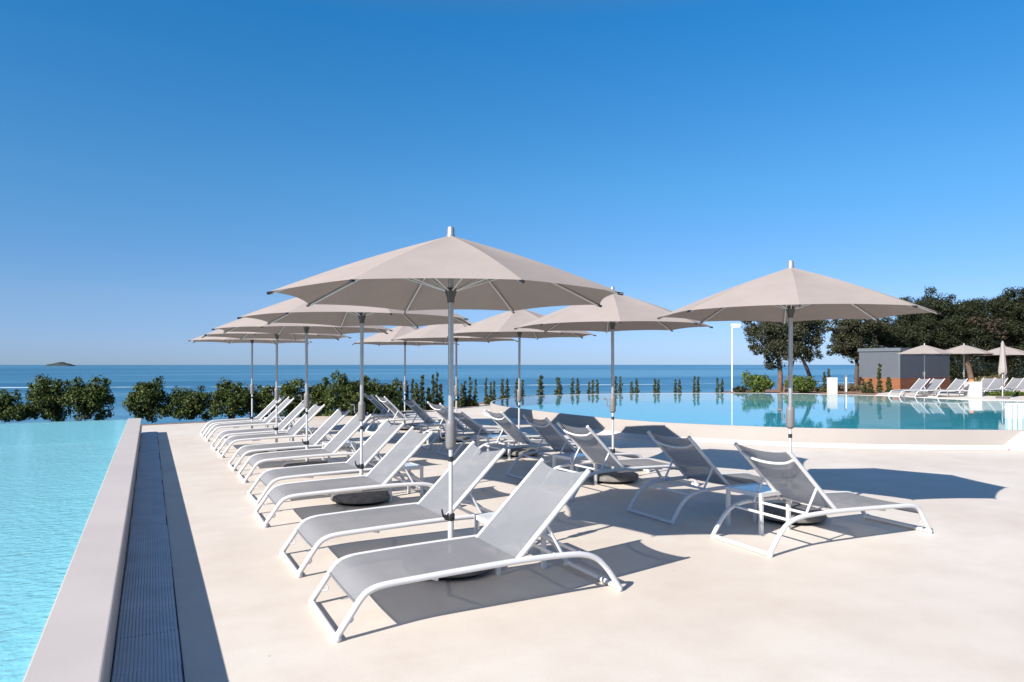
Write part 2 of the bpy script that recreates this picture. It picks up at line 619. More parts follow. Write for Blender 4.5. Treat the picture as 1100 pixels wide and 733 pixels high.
t_ = empty('curved_pool_wall', (12, 12, 0))
tag(t_, 'low cream curved wall with white foot holding the far pool', 'pool wall')
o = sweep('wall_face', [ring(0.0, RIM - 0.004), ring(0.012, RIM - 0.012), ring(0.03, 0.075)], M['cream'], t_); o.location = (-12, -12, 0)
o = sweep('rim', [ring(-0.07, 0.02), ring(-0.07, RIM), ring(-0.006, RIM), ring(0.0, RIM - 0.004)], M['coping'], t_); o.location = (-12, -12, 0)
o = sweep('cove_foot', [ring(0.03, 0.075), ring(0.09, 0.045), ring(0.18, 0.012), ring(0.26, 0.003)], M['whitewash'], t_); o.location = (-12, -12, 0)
fl = [(x, y) for x, y, _ in ring(-0.05, 0)]
M['floor2'] = mat_pool_floor('teal_pool_tiles', (0.13, 0.62, 0.72))
o = poly_sheet('pool_floor', fl, 0.014, M['floor2'])
tag(o, kind='structure')
M['water2'] = mat_water('far_pool_water', (0.70, 0.95, 0.98), [((1, 1, 1), 0.8, 0.10, 0.03), ((1, 1, 1), 5.0, 0.06, 0.01)], 0.015)
o = poly_sheet('pool_water', fl, RIM - 0.008, M['water2'])
tag(o, kind='structure')

# white ribbed wall at the right end of the far pool
t_ = empty('ribbed_wall', (0, 0, 0))
a = Vector((*ground(1084, 449.3, RIM), 0)); 
ang = -YAW
t_.location = (a.x, a.y, 0)
t_.rotation_euler = (0, 0, ang - R(4))
tag(t_, 'low white ribbed wall at the right end of the far pool', 'wall')
w = MB(); w.box(0, 3.2, 0.03, 0.16, 0.02, 0.70, bev=0.01); w.build('wall_body', M['whitewash'], t_)
w = MB()
for i in range(26):
    w.tube([(0.05 + i * 0.12, 0.03, 0.02), (0.05 + i * 0.12, 0.03, 0.69)], 0.034, 8)
w.build('ribs', M['whitewash'], t_)

# white ramp at the right edge of the picture
t_ = empty('white_ramp', (*ground(1077, 484.2), 0))
t_.rotation_euler = (0, 0, R(4) - YAW)
tag(t_, 'white sloped ramp against the curved wall at the right border', 'ramp')
w = MB()
pr = [(0, 0), (.12, .03), (.50, .335), (1.9, .335), (1.9, -.01), (0, -.01)]
n_ = len(pr)
w.add([(x, 0, z) for x, z in pr] + [(x, .26, z) for x, z in pr], [tuple(range(n_))[::-1], tuple(range(n_, 2 * n_))] + [(i, (i + 1) % n_, n_ + (i + 1) % n_, n_ + i) for i in range(n_)])
w.build('ramp_body', M['whitewash'], t_)
w = MB(); w.box(0.10, 0.135, -0.004, 0.002, 0.006, 0.022); w.build('red_mark', M['red'], t_)

# ------------------------------------------------------------------ right bank and terrace
bank = [at(783, 31.2), at(850, 31.1), at(905, 29.8), at(945, 28.7), at(985, 27.2), at(1022, 25.75), at(1066, 24.7), at(1120, 24.2), at(1300, 24), at(1500, 40), at(1300, 75), at(1010, 80), at(960, 52), at(935, 41), at(860, 38.5), at(800, 36.5), at(775, 33.5)]
bank = [(x + 0.0, y + 0.05) for x, y in bank]
o = poly_sheet('soil_bank', bank, 0.30, M['soil'], skirt=4.8, out=1.2)
tag(o, kind='structure')
terr = [at(940, 29.0), at(962, 28.25), at(985, 27.4), at(1022, 25.95), at(1066, 24.9), at(1120, 24.4), at(1250, 24.3), at(1300, 33), at(1120, 37), at(1040, 34.8), at(965, 33.4), at(944, 31.0)]
o = poly_sheet('far_terrace', terr, 0.345, M['deck'], skirt=0.4, out=0.0)
tag(o, kind='structure')

# island on the horizon
w = MB()
ix, iy = at(65, 3000)
vs, fs = [], []
NX, NY = 40, 10
rg = random.Random(5)
for i in range(NX + 1):
    for j in range(NY + 1):
        u, v = i / NX * 2 - 1, j / NY * 2 - 1
        h = max(0, (1 - u * u)) ** 0.8 * max(0, 1 - v * v) ** 0.6
        h = h * (13.5 + 2.5 * math.sin(u * 5 + 1)) + (rg.uniform(0, 3.0) if h > 0.25 else 0)
        vs.append((u * 55, v * 30, SEA_Z + h - 0.5))
for i in range(NX):
    for j in range(NY):
        a = i * (NY + 1) + j
        fs.append((a, a + NY + 1, a + NY + 2, a + 1))
w.add(vs, fs)
o = w.build('island', plain('island_scrub', (0.03, 0.042, 0.04), 0.9, var=0.35, vscale=0.15))
o.location = (ix, iy, 0)
o.rotation_euler = (0, 0, -YAW)
tag(o, kind='structure')
# thin pale ribbon of uneven width lying just above the sea
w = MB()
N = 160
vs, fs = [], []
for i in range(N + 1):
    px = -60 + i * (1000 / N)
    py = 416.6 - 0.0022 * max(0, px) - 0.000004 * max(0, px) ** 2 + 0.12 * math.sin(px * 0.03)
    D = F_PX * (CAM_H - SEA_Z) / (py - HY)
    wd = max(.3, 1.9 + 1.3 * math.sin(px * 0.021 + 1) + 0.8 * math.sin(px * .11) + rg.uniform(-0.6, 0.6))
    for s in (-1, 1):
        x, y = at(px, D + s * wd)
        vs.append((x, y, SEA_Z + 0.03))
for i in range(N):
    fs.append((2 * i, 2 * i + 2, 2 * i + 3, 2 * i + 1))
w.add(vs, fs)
o = w.build('pale_streak', M['sea_line'])
tag(o, kind='stuff', label='thin white streak across the calm sea', cat='sea_line')

# ------------------------------------------------------------------ sun lounger
def rail_z(x):
    return np.interp(x, [0, .15, .26, .5, .75, 1.2, 1.6, 1.78, 1.9, 2.0], [.022, .235, .283, .295, .302, .315, .305, .27, .17, .022])


def make_lounger(back_deg=44.4):
    root = empty('sun_lounger')
    HW = 0.352
    side = [(0.0, .022), (.075, .128), (.15, .232), (.205, .270), (.29, .288), (.5, .297), (.75, .305), (1.2, .315), (1.5, .311), (1.68, .297), (1.80, .255), (1.885, .18), (1.95, .095), (2.0, .022)]
    for s in (-1, 1):
        m = MB()
        m.tube(catmull([(x - 1, s * HW, z) for x, z in side], 5), 0.0205, 12)
        sr = m.build('side_rail', M['frame'], root)
        for xx, zz in ((0.0, .02), (2.0, .02)):
            m = MB()
            m.lathe([(0.019, 0.0), (0.0245, 0.004), (0.0245, 0.03), (0.021, 0.036)], 12, (xx - 1 + (0.006 if xx < 1 else -0.006), s * HW))
            m.build('foot_cap', M['frame'], sr)
        # small stacking bumper on the front leg
        m = MB()
        m.tube(catmull([(.092 - 1, s * (HW - .018), .125), (.105 - 1, s * (HW - .026), .105), (.09 - 1, s * (HW - .026), .088), (.066 - 1, s * (HW - .018), .095)], 4), 0.005, 6)
        m.build('stacking_bumper', M['frame'], sr)
    for xx in (0.0, 2.0):
        m = MB(); m.tube([(xx - 1, -HW, .021), (xx - 1, HW, .021)], 0.019, 12); m.build('ground_bar', M['frame'], root)
    for xx in (1.50, 1.74):
        m = MB(); m.tube([(xx - 1, -HW, rail_z(xx) - .004), (xx - 1, HW, rail_z(xx) - .004)], 0.0125, 10); m.build('crossbar', M['frame'], root)
    m = MB(); m.tube([(0.62 - 1, -HW, .275), (0.55 - 1, 0, .235), (0.62 - 1, HW, .275)], 0.011, 8)
    m.build('crossbar', M['frame'], root)
    # seat sling: from the foot bend to the hinge, dipping a little in the middle
    m = MB()
    xs = np.linspace(.118, 1.235, 28)
    ys = np.linspace(-.338, .338, 11)
    vs, fs = [], []
    for x in xs:
        for y in ys:
            z = np.interp(x, [.0, .075, .15, .205, .29, .5, .75, 1.2, 1.5], [.022, .128, .232, .270, .288, .297, .305, .315, .311])
            q = 1 - (y / .338) ** 2
            fx = min(1, (x - .118) / .25) * min(1, (1.235 - x) / .2 + .25)
            vs.append((x - 1, y, z + .012 - .020 * q * (0.25 + 0.75 * fx)))
    for i in range(len(xs) - 1):
        for j in range(len(ys) - 1):
            a = i * len(ys) + j
            fs.append((a, a + len(ys), a + len(ys) + 1, a + 1))
    m.add(vs, fs, True)
    m.build('seat_sling', M['sling'], root)
    m = MB()
    e = [Vector(v) for v in vs[:len(ys)]]
    m.tube(e, 0.007, 6)
    m.build('sling_hem', M['sling'], root)
    # back rest
    ca, sa = math.cos(R(back_deg)), math.sin(R(back_deg))
    hx, hz = 1.21, .326
    def bp(d, y, off=0.0):
        return (hx + ca * d - sa * off - 1, y, hz + sa * d + ca * off)
    L = .755
    for s in (-1, 1):
        m = MB(); m.tube([bp(-.03, s * .322), bp(L, s * .322)], 0.0185, 12)
        br = m.build('backrest_rail', M['frame'], root)
        m = MB(); m.tube([bp(L + .0005, s * .322), bp(L + .012, s * .322), bp(L + .016, s * .322)], [.0195, .0195, .012], 12); m.build('end_cap', M['frame'], br)
    m = MB()
    ds = np.linspace(-.012, L - .004, 18)
    ys = np.linspace(-.312, .312, 11)
    vs, fs = [], []
    for i, d in enumerate(ds):
        for y in ys:
            q = 1 - (y / .312) ** 2
            tq = max(0, (d / L - .6) / .4)
            dd = d - .045 * q * tq ** 2
            vs.append(bp(dd, y, .010 - .005 * q - .014 * q * math.sin(math.pi * min(1, max(0, d / L)))))
    for i in range(len(ds) - 1):
        for j in range(len(ys) - 1):
            a = i * len(ys) + j
            fs.append((a, a + len(ys), a + len(ys) + 1, a + 1))
    m.add(vs, fs, True)
    m.build('backrest_sling', M['sling'], root)
    # bowed bar behind the top of the back
    m = MB()
    m.tube(catmull([bp(L - .085, -.322, -.012), bp(L - .125, -.2, -.035), bp(L - .14, 0, -.045), bp(L - .125, .2, -.035), bp(L - .085, .322, -.012)], 5), 0.0125, 10)
    m.build('bowed_bar', M['frame'], root)
    for s in (-1, 1):
        p = Vector(bp(.29, s * .312, -.012))
        m = MB(); m.tube([p, (1.55 - 1, s * .312, .305)], 0.0115, 8); m.build('support_strut', M['frame'], root)
    return root


left_y = [4.05, 5.42, 7.22, 8.42, 10.10, 11.28, 13.0, 14.14, 15.9, 17.05]
left_x = [.957, .99, 1.005, 1.08, 1.14, 1.12, 1.095, 1.07, 1.065, 1.05]
left_r = [0, 0.3, -0.5, 0.6, 0, -0.5, 0.5, 0, -.6, 0.4]
ordn = ['first', 'second', 'third', 'fourth', 'fifth', 'sixth', 'seventh', 'eighth', 'ninth', 'tenth']
llab = ['white sun lounger in the foreground, nearest of the left row, grey sling',
        'white sun lounger just behind the foreground one, beside the nearest parasol pole',
        'third white sun lounger from the camera in the left row',
        'fourth white sun lounger from the camera in the left row',
        'fifth white sun lounger from the camera in the left row',
        'sixth white sun lounger from the camera in the left row',
        'seventh white sun lounger from the camera in the left row',
        'eighth white sun lounger from the camera in the left row',
        'ninth white sun lounger in the left row, last but one before the hedge',
        'tenth and farthest white sun lounger of the left row, close to the hedge']
proto = make_lounger()
for i in range(10):
    o = proto if i == 0 else copy_tree(proto)
    o.location = (left_x[i] + 1.0, left_y[i] + .375, 0)
    o.rotation_euler = (0, 0, R(left_r[i]))
    tag(o, llab[i], 'sun lounger', 'sun loungers of the left row')

right = [(4.60, 4.14, -3.0), (4.64, 5.50, 0.5), (4.40, 7.05, 2.5), (4.60, 8.34, 0.5), (4.64, 9.76, -1), (4.62, 11.15, 0), (4.66, 12.48, 1), (4.62, 13.92, 0), (4.58, 15.78, 1), (4.62, 17.0, 0)]
rlab = ['white sun lounger nearest the camera in the right row, seen from behind its raised back',
        'shaded sun lounger left of the nearest one in the right row, under the parasol shadow',
        'third sun lounger from the camera in the right row, sunlit back frame',
        'fourth sun lounger from the camera in the right row, dark shaded back',
        'fifth sun lounger from the camera in the right row, with sunlit back frame',
        'sixth sun lounger of the right row, its back lowered more than the others',
        'seventh sun lounger from the camera in the right row, with sunlit back frame',
        'eighth sun lounger from the camera in the right row, dark shaded back',
        'ninth sun lounger in the right row, pale back frame before the hedge',
        'tenth and farthest sun lounger of the right row, partly hidden by a parasol pole']
proto_low = make_lounger(36.0)
for i, (x, y, a) in enumerate(right):
    o = proto_low if i == 5 else copy_tree(proto)
    o.location = (x + 1.0, y + .375, 0)
    o.rotation_euler = (0, 0, math.pi + R(a))
    tag(o, rlab[i], 'sun lounger', 'sun loungers of the right row')

# ------------------------------------------------------------------ parasol
CR, CZ0, CZ1 = 1.345, 2.115, 2.60


def canopy_mesh(m, Rr, z0, z1, scal=.035, sag=.02):
    for k in range(8):
        a0, a1 = math.pi / 4 * k, math.pi / 4 * (k + 1)
        p0 = Vector((math.cos(a0) * Rr, math.sin(a0) * Rr, z0))
        p1 = Vector((math.cos(a1) * Rr, math.sin(a1) * Rr, z0))
        top0 = Vector((math.cos(a0) * .03, math.sin(a0) * .03, z1))
        top1 = Vector((math.cos(a1) * .03, math.sin(a1) * .03, z1))
        NR, NW = 10, 8
        vs, fs = [], []
        for i in range(NR + 1):
            t = i / NR
            for j in range(NW + 1):
                s = j / NW
                p = top0.lerp(p0, t).lerp(top1.lerp(p1, t), s)
                q = 4 * s * (1 - s)
                inn = Vector((-p.x, -p.y, 0)).normalized() if t > 0 else Vector((0, 0, 0))
                p = p + inn * (scal * q * t ** 3) + Vector((0, 0, 1)) * ((scal * .36 * t ** 3 - sag * math.sin(math.pi * t) * .6) * q)
                p.z += .022 * math.sin(math.pi * t)
                vs.append(p)
        for i in range(NR):
            for j in range(NW):
                a = i * (NW + 1) + j
                fs.append((a, a + NW + 1, a + NW + 2, a + 1))
        m.add(vs, fs, True)


def rib_z(r):
    t = (r - .03) / (CR - .03)
    return CZ1 + (CZ0 - CZ1) * t + .022 * math.sin(math.pi * t)


def make_parasol():
    root = empty('parasol')
    m = MB(); m.lathe([(.30, .0), (.325, .004), (.325, .035)], 36); fo = None
    m = MB(); m.lathe([(.30, .035), (.346, .038), (.350, .048), (.345, .092), (.338, .099), (.29, .114), (.05, .120)], 40)
    ba = m.build('base', M['stone'], root)
    m = MB(); m.lathe([(.26, .0), (.275, .003), (.275, .04)], 28)
    m.build('base_foot_ring', M['black'], ba)
    m = MB(); m.lathe([(.0235, .13), (.0235, .40)], 14); m.build('lower_pole', M['tubewhite'], root)
    m = MB(); m.lathe([(.0165, .40), (.0165, .97)], 14); m.build('inner_pole', M['tubewhite'], root)
    m = MB(); m.lathe([(.0215, 1.14), (.0215, 2.58)], 14); m.build('upper_pole', M['alu'], root)
    # black clamp with lever
    m = MB(); m.lathe([(.027, .385), (.031, .392), (.031, .432), (.027, .440)], 14)
    m.box(-.05, -.02, -.018, .018, .392, .43, bev=.004)
    cl = m.build('clamp', M['black'], root)
    m = MB(); m.tube([(-.045, 0, .412), (-.06, 0, .42), (-.068, 0, .448), (-.074, 0, .478)], [.009, .009, .008, .006], 8); m.build('clamp_lever', M['black'], cl)
    m = MB(); m.lathe([(.0195, .845), (.0195, .885)], 12); m.build('lock_ring', M['black'], root)
    # crank housing
    m = MB(); m.lathe([(.024, .942), (.035, .948), (.0405, .968), (.042, 1.13), (.038, 1.158), (.026, 1.172)], 18)
    cb = m.build('crank_housing', M['greyplastic'], root)
    m = MB(); m.tube(catmull([(-.03, 0, 1.03), (-.075, 0, 1.035), (-.082, 0, 1.09), (-.085, 0, 1.13)], 4), .006, 8)
    m.tube([(-.085, 0, 1.13), (-.13, 0, 1.135)], .010, 8)
    m.build('crank_handle', M['greyplastic'], cb)
    # hub
    m = MB(); m.lathe([(.028, 2.085), (.030, 2.12), (.046, 2.165), (.048, 2.19), (.036, 2.20)], 16)
    hb = m.build('hub', M['darkplastic'], root)
    m = MB(); m.lathe([(.034, 2.50), (.040, 2.52), (.040, 2.55), (.03, 2.575)], 16); m.build('top_hub', M['greyplastic'], hb)
    m = MB(); canopy_mesh(m, CR, CZ0, CZ1)
    ca = m.build('canopy', M['canopy'], root)
    m = MB(); m.lathe([(.034, 2.585), (.036, 2.60), (.030, 2.625), (.027, 2.668), (.020, 2.678)], 16); m.build('finial', M['alu'], root)
    for k in range(8):
        a = math.pi / 4 * k
        c, s = math.cos(a), math.sin(a)
        m = MB()
        pts = [(c * r, s * r, rib_z(r) - .016) for r in np.linspace(.04, CR - .012, 9)]
        m.tube(pts, .0095, 6)
        rb = m.build('rib', M['tubewhite'], root)
        m = MB()
        r = CR
        m.tube([(c * (r - .022), s * (r - .022), rib_z(r - .022) - .014), (c * (r + .016), s * (r + .016), rib_z(r) - .013)], .0108, 8); m.build('tip_cap', M['black'], rb)
        m = MB()
        m.tube([(c * .042, s * .042, 2.178), (c * .64, s * .64, rib_z(.64) - .026)], .0075, 6); m.build('strut', M['tubewhite'], root)
    return root


par = make_parasol()
# (plan x, y, rotation of canopy relative to the view, lean)
U = [(2.09, 5.10, 18.7), (2.20, 8.12, 12), (2.13, 10.95, 20), (2.09, 13.6, 30), (2.04, 16.7, 22)]
V = [(5.89, 5.15, 3), (5.68, 7.98, 4), (5.79, 10.97, 30), (5.74, 13.7, 12), (5.62, 16.72, 30)]
ulab = ['taupe parasol nearest the camera with silver finial, tallest in the picture',
        'second taupe parasol from the camera in the left row, behind the nearest one',
        'third taupe parasol from the camera in the left row',
        'fourth taupe parasol from the camera in the left row',
        'fifth and farthest taupe parasol of the left row, leftmost canopy tip']
vlab = ['taupe parasol standing apart at the right, nearest of the right row',
        'second taupe parasol of the right row, between the two biggest parasols',
        'third taupe parasol from the camera in the right row',
        'fourth taupe parasol of the right row, its pole just behind the nearest pole',
        'fifth and farthest taupe parasol of the right row, peaked canopy before the sea']
tilt = [(-0.7, 0), (0.2, 0.2), (0, -0.3), (0.3, 0.2), (0, 0), (-0.2, 0.2), (0.2, -0.2), (-.3, .3), (.2, 0), (0, .3)]
for i, ((x, y, rot), lab) in enumerate(zip(U + V, ulab + vlab)):
    o = par if i == 0 else copy_tree(par)
    o.location = (x, y, 0)
    view = math.atan2(y, x)
    tx, ty = tilt[i]
    # rz such that the clamp lever (local -x) points to the left and the canopy is turned as seen
    o.rotation_euler = (R(tx) * math.sin(0), R(ty), view - R(90) + R(rot))
    tag(o, lab, 'parasol', 'taupe parasols between the sun loungers')

# ------------------------------------------------------------------ side tables
def make_table():
    root = empty('side_table')
    h, a = .39, .215
    m = MB(); m.box(-a + .03, a - .03, -a + .03, a - .03, h - .012, h - .002, bev=.002); m.build('table_top', M['glass'], root)
    m = MB()
    for s in (-1, 1):
        m.box(-a, a, s * a - (.034 if s > 0 else 0), s * a + (0 if s > 0 else .034), h - .036, h)
        m.box(s * a - (.034 if s > 0 else 0), s * a + (0 if s > 0 else .034), -a + .0345, a - .0345, h - .036, h)
    m.build('table_frame', M['frame'], root)
    for sx in (-1, 1):
        for sy in (-1, 1):
            cxx, cyy = sx * (a - .017), sy * (a - .017)
            m = MB(); m.box(cxx - .0168, cxx + .0168, cyy - .0168, cyy + .0168, 0, h - .0365, bev=.003); m.build('leg', M['frame'], root)
    return root


tab = make_table()
tabs = [(2.55, 4.99, 0, 'white side table behind the back of the foreground sun lounger'),
        (2.68, 8.15, 3, 'white side table beside the second parasol of the left row'),
        (2.62, 10.98, 0, 'white side table beside the third parasol of the left row'),
        (2.60, 13.88, 0, 'white side table beside the fourth parasol of the left row'),
        (2.56, 16.8, 0, 'white side table beside the fifth parasol of the left row'),
        (5.30, 5.02, 4, 'white side table between the two nearest sun loungers of the right row'),
        (5.08, 8.02, 5, 'white side table beside the second parasol of the right row'),
        (5.22, 10.82, 0, 'white side table beside the third parasol of the right row'),
        (5.18, 13.58, 0, 'white side table beside the fourth parasol of the right row'),
        (5.10, 16.74, 0, 'white side table beside the farthest parasol of the right row')]
for i, (x, y, a, lab) in enumerate(tabs):
    o = tab if i == 0 else copy_tree(tab)
    o.location = (x, y, 0); o.rotation_euler = (0, 0, R(a))
    tag(o, lab, 'side table', 'white side tables beside the parasols')

# ------------------------------------------------------------------ foliage
def leaf_mesh(name, lobes, n, size, mat, seed, shell=0.55, fill=0.3):
    """many single leaves in a set of ellipsoid clumps; lobes = [(x,y,z,rx,ry,rz)]"""
    rng = np.random.default_rng(seed)
    L = np.array(lobes, float)
    wts = L[:, 3] * L[:, 4] + L[:, 4] * L[:, 5] + L[:, 3] * L[:, 5]
    wts /= wts.sum()
    # sub-clumps on every lobe give light and dark tufts and an uneven outline
    C, Rr = [], []
    for i, lb in enumerate(L):
        k = max(7, int(round(wts[i] * len(L) * 15)))
        d = rng.normal(size=(k, 3)); d /= np.linalg.norm(d, axis=1)[:, None]
        rad = rng.uniform(shell, 1.08, size=(k, 1))
        C.append(lb[:3] + d * rad * lb[3:6])
        Rr.append(lb[3:6].mean() * rng.uniform(.16, .42, size=k))
    C = np.concatenate(C); Rr = np.concatenate(Rr)
    w2 = Rr ** 2 / (Rr ** 2).sum()
    idx = rng.choice(len(C), size=n, p=w2)
    d = rng.normal(size=(n, 3)); d /= np.linalg.norm(d, axis=1)[:, None]
    sp = rng.uniform(.2, 1.0, size=n) ** .6 * (1 + .35 * (rng.uniform(size=n) > .85))
    P = C[idx] + d * (Rr[idx] * sp)[:, None] * np.array([1.15, 1.15, .9])
    # loose leaves through the whole volume
    li = rng.choice(len(L), size=n, p=wts)
    dv = rng.normal(size=(n, 3)); dv /= np.linalg.norm(dv, axis=1)[:, None]
    PV = L[li, :3] + dv * L[li, 3:6] * (rng.uniform(.05, 1.0, size=(n, 1)) ** .45)
    loose = rng.uniform(size=n) < fill
    P[loose] = PV[loose]
    d[loose] = dv[loose]
    out = d + rng.normal(scale=.7, size=(n, 3)) + np.array([0, 0, .35])
    out /= np.linalg.norm(out, axis=1)[:, None]
    ref = rng.normal(size=(n, 3))
    u = np.cross(out, ref); u /= np.linalg.norm(u, axis=1)[:, None]
    v = np.cross(out, u)
    s = size * rng.uniform(.6, 1.35, size=(n, 1))
    a = P - u * s
    b = P + v * s * .5 + out * s * .16
    c = P + u * s
    e = P - v * s * .5 + out * s * .16
    V = np.stack([a, b, c, e], 1).reshape(-1, 3)
    me = bpy.data.meshes.new(name)
    me.vertices.add(4 * n); me.vertices.foreach_set('co', V.astype(np.float32).ravel())
    me.loops.add(4 * n); me.loops.foreach_set('vertex_index', np.arange(4 * n, dtype=np.int32))
    me.polygons.add(n); me.polygons.foreach_set('loop_start', np.arange(0, 4 * n, 4, dtype=np.int32))
    me.materials.append(mat)
    me.update(calc_edges=True)
    me.validate()
    return me


def leafy(name, parent, *a, **k):
    o = bpy.data.objects.new(name, leaf_mesh(name, *a, **k))
    COL.objects.link(o)
    o.parent = parent
    return o


def limb(m, p0, p1, r0, r1, wob, rg, n=7):
    p0, p1 = Vector(p0), Vector(p1)
    pts = []
    for i in range(n + 1):
        t = i / n
        p = p0.lerp(p1, t)
        if 0 < i < n: p += Vector((rg.uniform(-wob, wob), rg.uniform(-wob, wob), rg.uniform(-wob, wob) * .4))
        pts.append(p)
    m.tube(catmull(pts, 3), [r0 + (r1 - r0) * (i / (3 * n)) for i in range(3 * n + 1)], 8)


# hedge shrubs on the seaward edge, left to right: (px left, px right, top py, base distance, twin tops)
hedge = [(-22, 26, 418, 21.5, 0), (26, 76, 401.5, 21.6, 1), (64, 124, 403, 21.7, 2), (134, 187, 403.5, 21.4, 3), (178, 232, 414, 21.6, 0), (222, 274, 405, 21.7, 1),
         (262, 304, 412, 22.2, 0), (296, 330, 404, 21.9, 2), (322, 362, 407, 22.3, 3), (345, 392, 400, 22.0, 1), (378, 418, 402, 22.6, 0), (404, 434, 406, 23.1, 3), (8, 40, 434, 21.3, 0)]
hl = ['dark green hedge shrub cut off by the left border', 'tall dark green shrub with pointed top below the island', 'broad dark green shrub right of the one below the island',
      'dark green shrub with a high tuft just behind the pool wall corner', 'low rounded dark shrub right of the one by the pool wall corner', 'dark green shrub directly left of the leftmost parasol pole',
      'low dark shrub between the two leftmost parasol poles', 'dark green shrub behind the fourth parasol pole of the left row', 'dark bushy shrub behind the third parasol pole of the left row',
      'tallest dark green shrub left of the second parasol pole', 'dark green shrub right behind the second parasol pole', 'narrow light tipped shrub at the right end of the hedge', 'small low dark shrub between the two leftmost hedge shrubs']
for i, ((x0, x1, ty, D, kind), lab) in enumerate(zip(hedge, hl)):
    rg = random.Random(100 + i)
    cxp = (x0 + x1) / 2
    wx = (x1 - x0) * D / F_PX
    ht = CAM_H - (ty - HY) * D / F_PX + .08
    X, Y = at(cxp, D)
    root = empty('hedge_shrub', (X, Y, -.08), -YAW)
    hw = wx / 2 * .93
    lobes = [(-hw * .38, 0, ht * .36, hw * .55, .5, ht * .36), (hw * .36, .05, ht * .34, hw * .56, .5, ht * .34), (0, 0, ht * .46, hw * .6, .5, ht * .34)]
    if kind == 0:
        lobes += [(-hw * .35, .1, ht * .66, hw * .45, .4, ht * .31), (hw * .4, 0, ht * .6, hw * .42, .4, ht * .32)]
    elif kind == 1:
        lobes += [(-hw * .22, 0, ht * .76, hw * .42, .35, ht * .25), (hw * .5, 0, ht * .56, hw * .36, .4, ht * .3), (-hw * .6, 0, ht * .52, hw * .3, .3, ht * .2)]
    elif kind == 2:
        lobes += [(hw * .40, 0, ht * .76, hw * .42, .35, ht * .25), (-hw * .35, 0, ht * .66, hw * .42, .4, ht * .28), (hw * .75, 0, ht * .5, hw * .22, .3, ht * .2)]
    else:
        lobes += [(hw * .42, 0, ht * .84, hw * .24, .25, ht * .18), (-hw * .7, 0, ht * .46, hw * .3, .3, ht * .18), (-hw * .05, 0, ht * .68, hw * .45, .4, ht * .22), (hw * .3, 0, ht * .66, hw * .3, .3, ht * .2)]
    leafy('foliage', root, lobes, int(6500 * max(.45, wx * ht / 1.5)), .040, M['leaf_hedge'], 200 + i, shell=.5, fill=.22)
    m = MB()
    for lb in lobes:
        for q in range(3):
            limb(m, (rg.uniform(-.1, .1) * hw, rg.uniform(-.1, .1), 0), (lb[0] + rg.uniform(-.5, .5) * lb[3], lb[1] + rg.uniform(-.5, .5) * lb[4], lb[2] + rg.uniform(-.2, .5) * lb[5]), .018, .005, .03, rg, 4)
    m.build('stems', M['bark'], root)
    tag(root, lab, 'shrub', 'hedge shrubs along the seaward edge')


# slender young plants behind the far pool: (px, top py, D, width px, stems)
young = [(430, 411, 24.6, 7, 1), (440, 408, 24.8, 12, 2), (447.5, 413, 24.4, 8, 1), (454, 405, 25, 7, 1), (461, 417, 24.8, 7, 1), (467.5, 401.5, 25.2, 8, 2), (473.5, 414, 25.2, 6, 1),
         (493, 408, 26.6, 12, 2), (505, 406.5, 27, 16, 3), (527, 407, 28.2, 13, 3), (542, 408, 31.3, 11, 2), (558, 407, 32, 12, 2), (580.5, 404.5, 32.3, 9, 1), (600, 406.5, 32.8, 10, 1), (618, 407, 33, 11, 2),
         (637, 408, 33.2, 13, 3), (664, 405.5, 33.4, 9, 2), (681.5, 406.5, 33.4, 11, 2), (705.5, 408, 33.5, 9, 2), (728, 408.5, 33.5, 9, 2), (748, 405.5, 33.5, 8, 2), (773.5, 407.5, 33.2, 9, 2), (887.5, 397, 33.5, 9, 2), (944.5, 392, 32.6, 5, 1), (932, 408, 32.4, 12, 2), (955, 406, 32.2, 6, 1)]
yw = ['first', 'second', 'third', 'fourth', 'fifth', 'sixth', 'seventh', 'eighth', 'ninth', 'tenth', 'eleventh', 'twelfth', 'thirteenth', 'fourteenth', 'fifteenth', 'sixteenth', 'seventeenth', 'eighteenth', 'nineteenth', 'twentieth', 'twenty-first', 'twenty-second']
for i, (px, ty, D, wpx, ns) in enumerate(young):
    rg = random.Random(300 + i)
    X, Y = at(px, D)
    zb = .30 if i >= 22 else -.05
    ht = CAM_H - (ty - HY) * D / F_PX - zb
    root = empty('young_shrub', (X, Y, zb), -YAW)
    wx = wpx * D / F_PX
    lobes, m = [], MB()
    for s in range(ns):
        ox = (s - (ns - 1) / 2) * wx / max(1, ns) + rg.uniform(-.02, .02)
        hh = ht * (1.0 if s == rg.randrange(ns) or ns == 1 else rg.uniform(.82, 1.0))
        rr = max(.085, wx / (1.9 * ns))
        for q in range(7):
            zz = hh * (.10 + .87 * q / 6)
            lobes.append((ox + rg.uniform(-.02, .02), rg.uniform(-.04, .04), zz, rr * (1.15 - .75 * q / 6), rr * 1.0, hh * .085))
        limb(m, (ox * .6, 0, 0), (ox, 0, hh * .97), .012, .004, .015, rg, 4)
    if ns > 1:
        lobes += [(0, 0, ht * .15, wx * .5, wx * .4, ht * .14)]
    leafy('foliage', root, lobes, 620 * ns + 500, .042, M['leaf_young'], 400 + i, shell=.3)
    m.build('stem', M['bark'], root)
    if i < 22:
        lab = '%s upright slender young shrub from the left in the row behind the far pool' % yw[i]
    else:
        lab = ['slender young shrub right of the light green bush, beside the white post', 'tall thin young shrub against the wall of the grey pool house', 'low young shrubs at the left corner of the grey pool house', 'short thin young shrub near the corner edge of the pool house'][i - 22]
    tag(root, lab, 'shrub', 'young upright shrubs beyond the far pool')

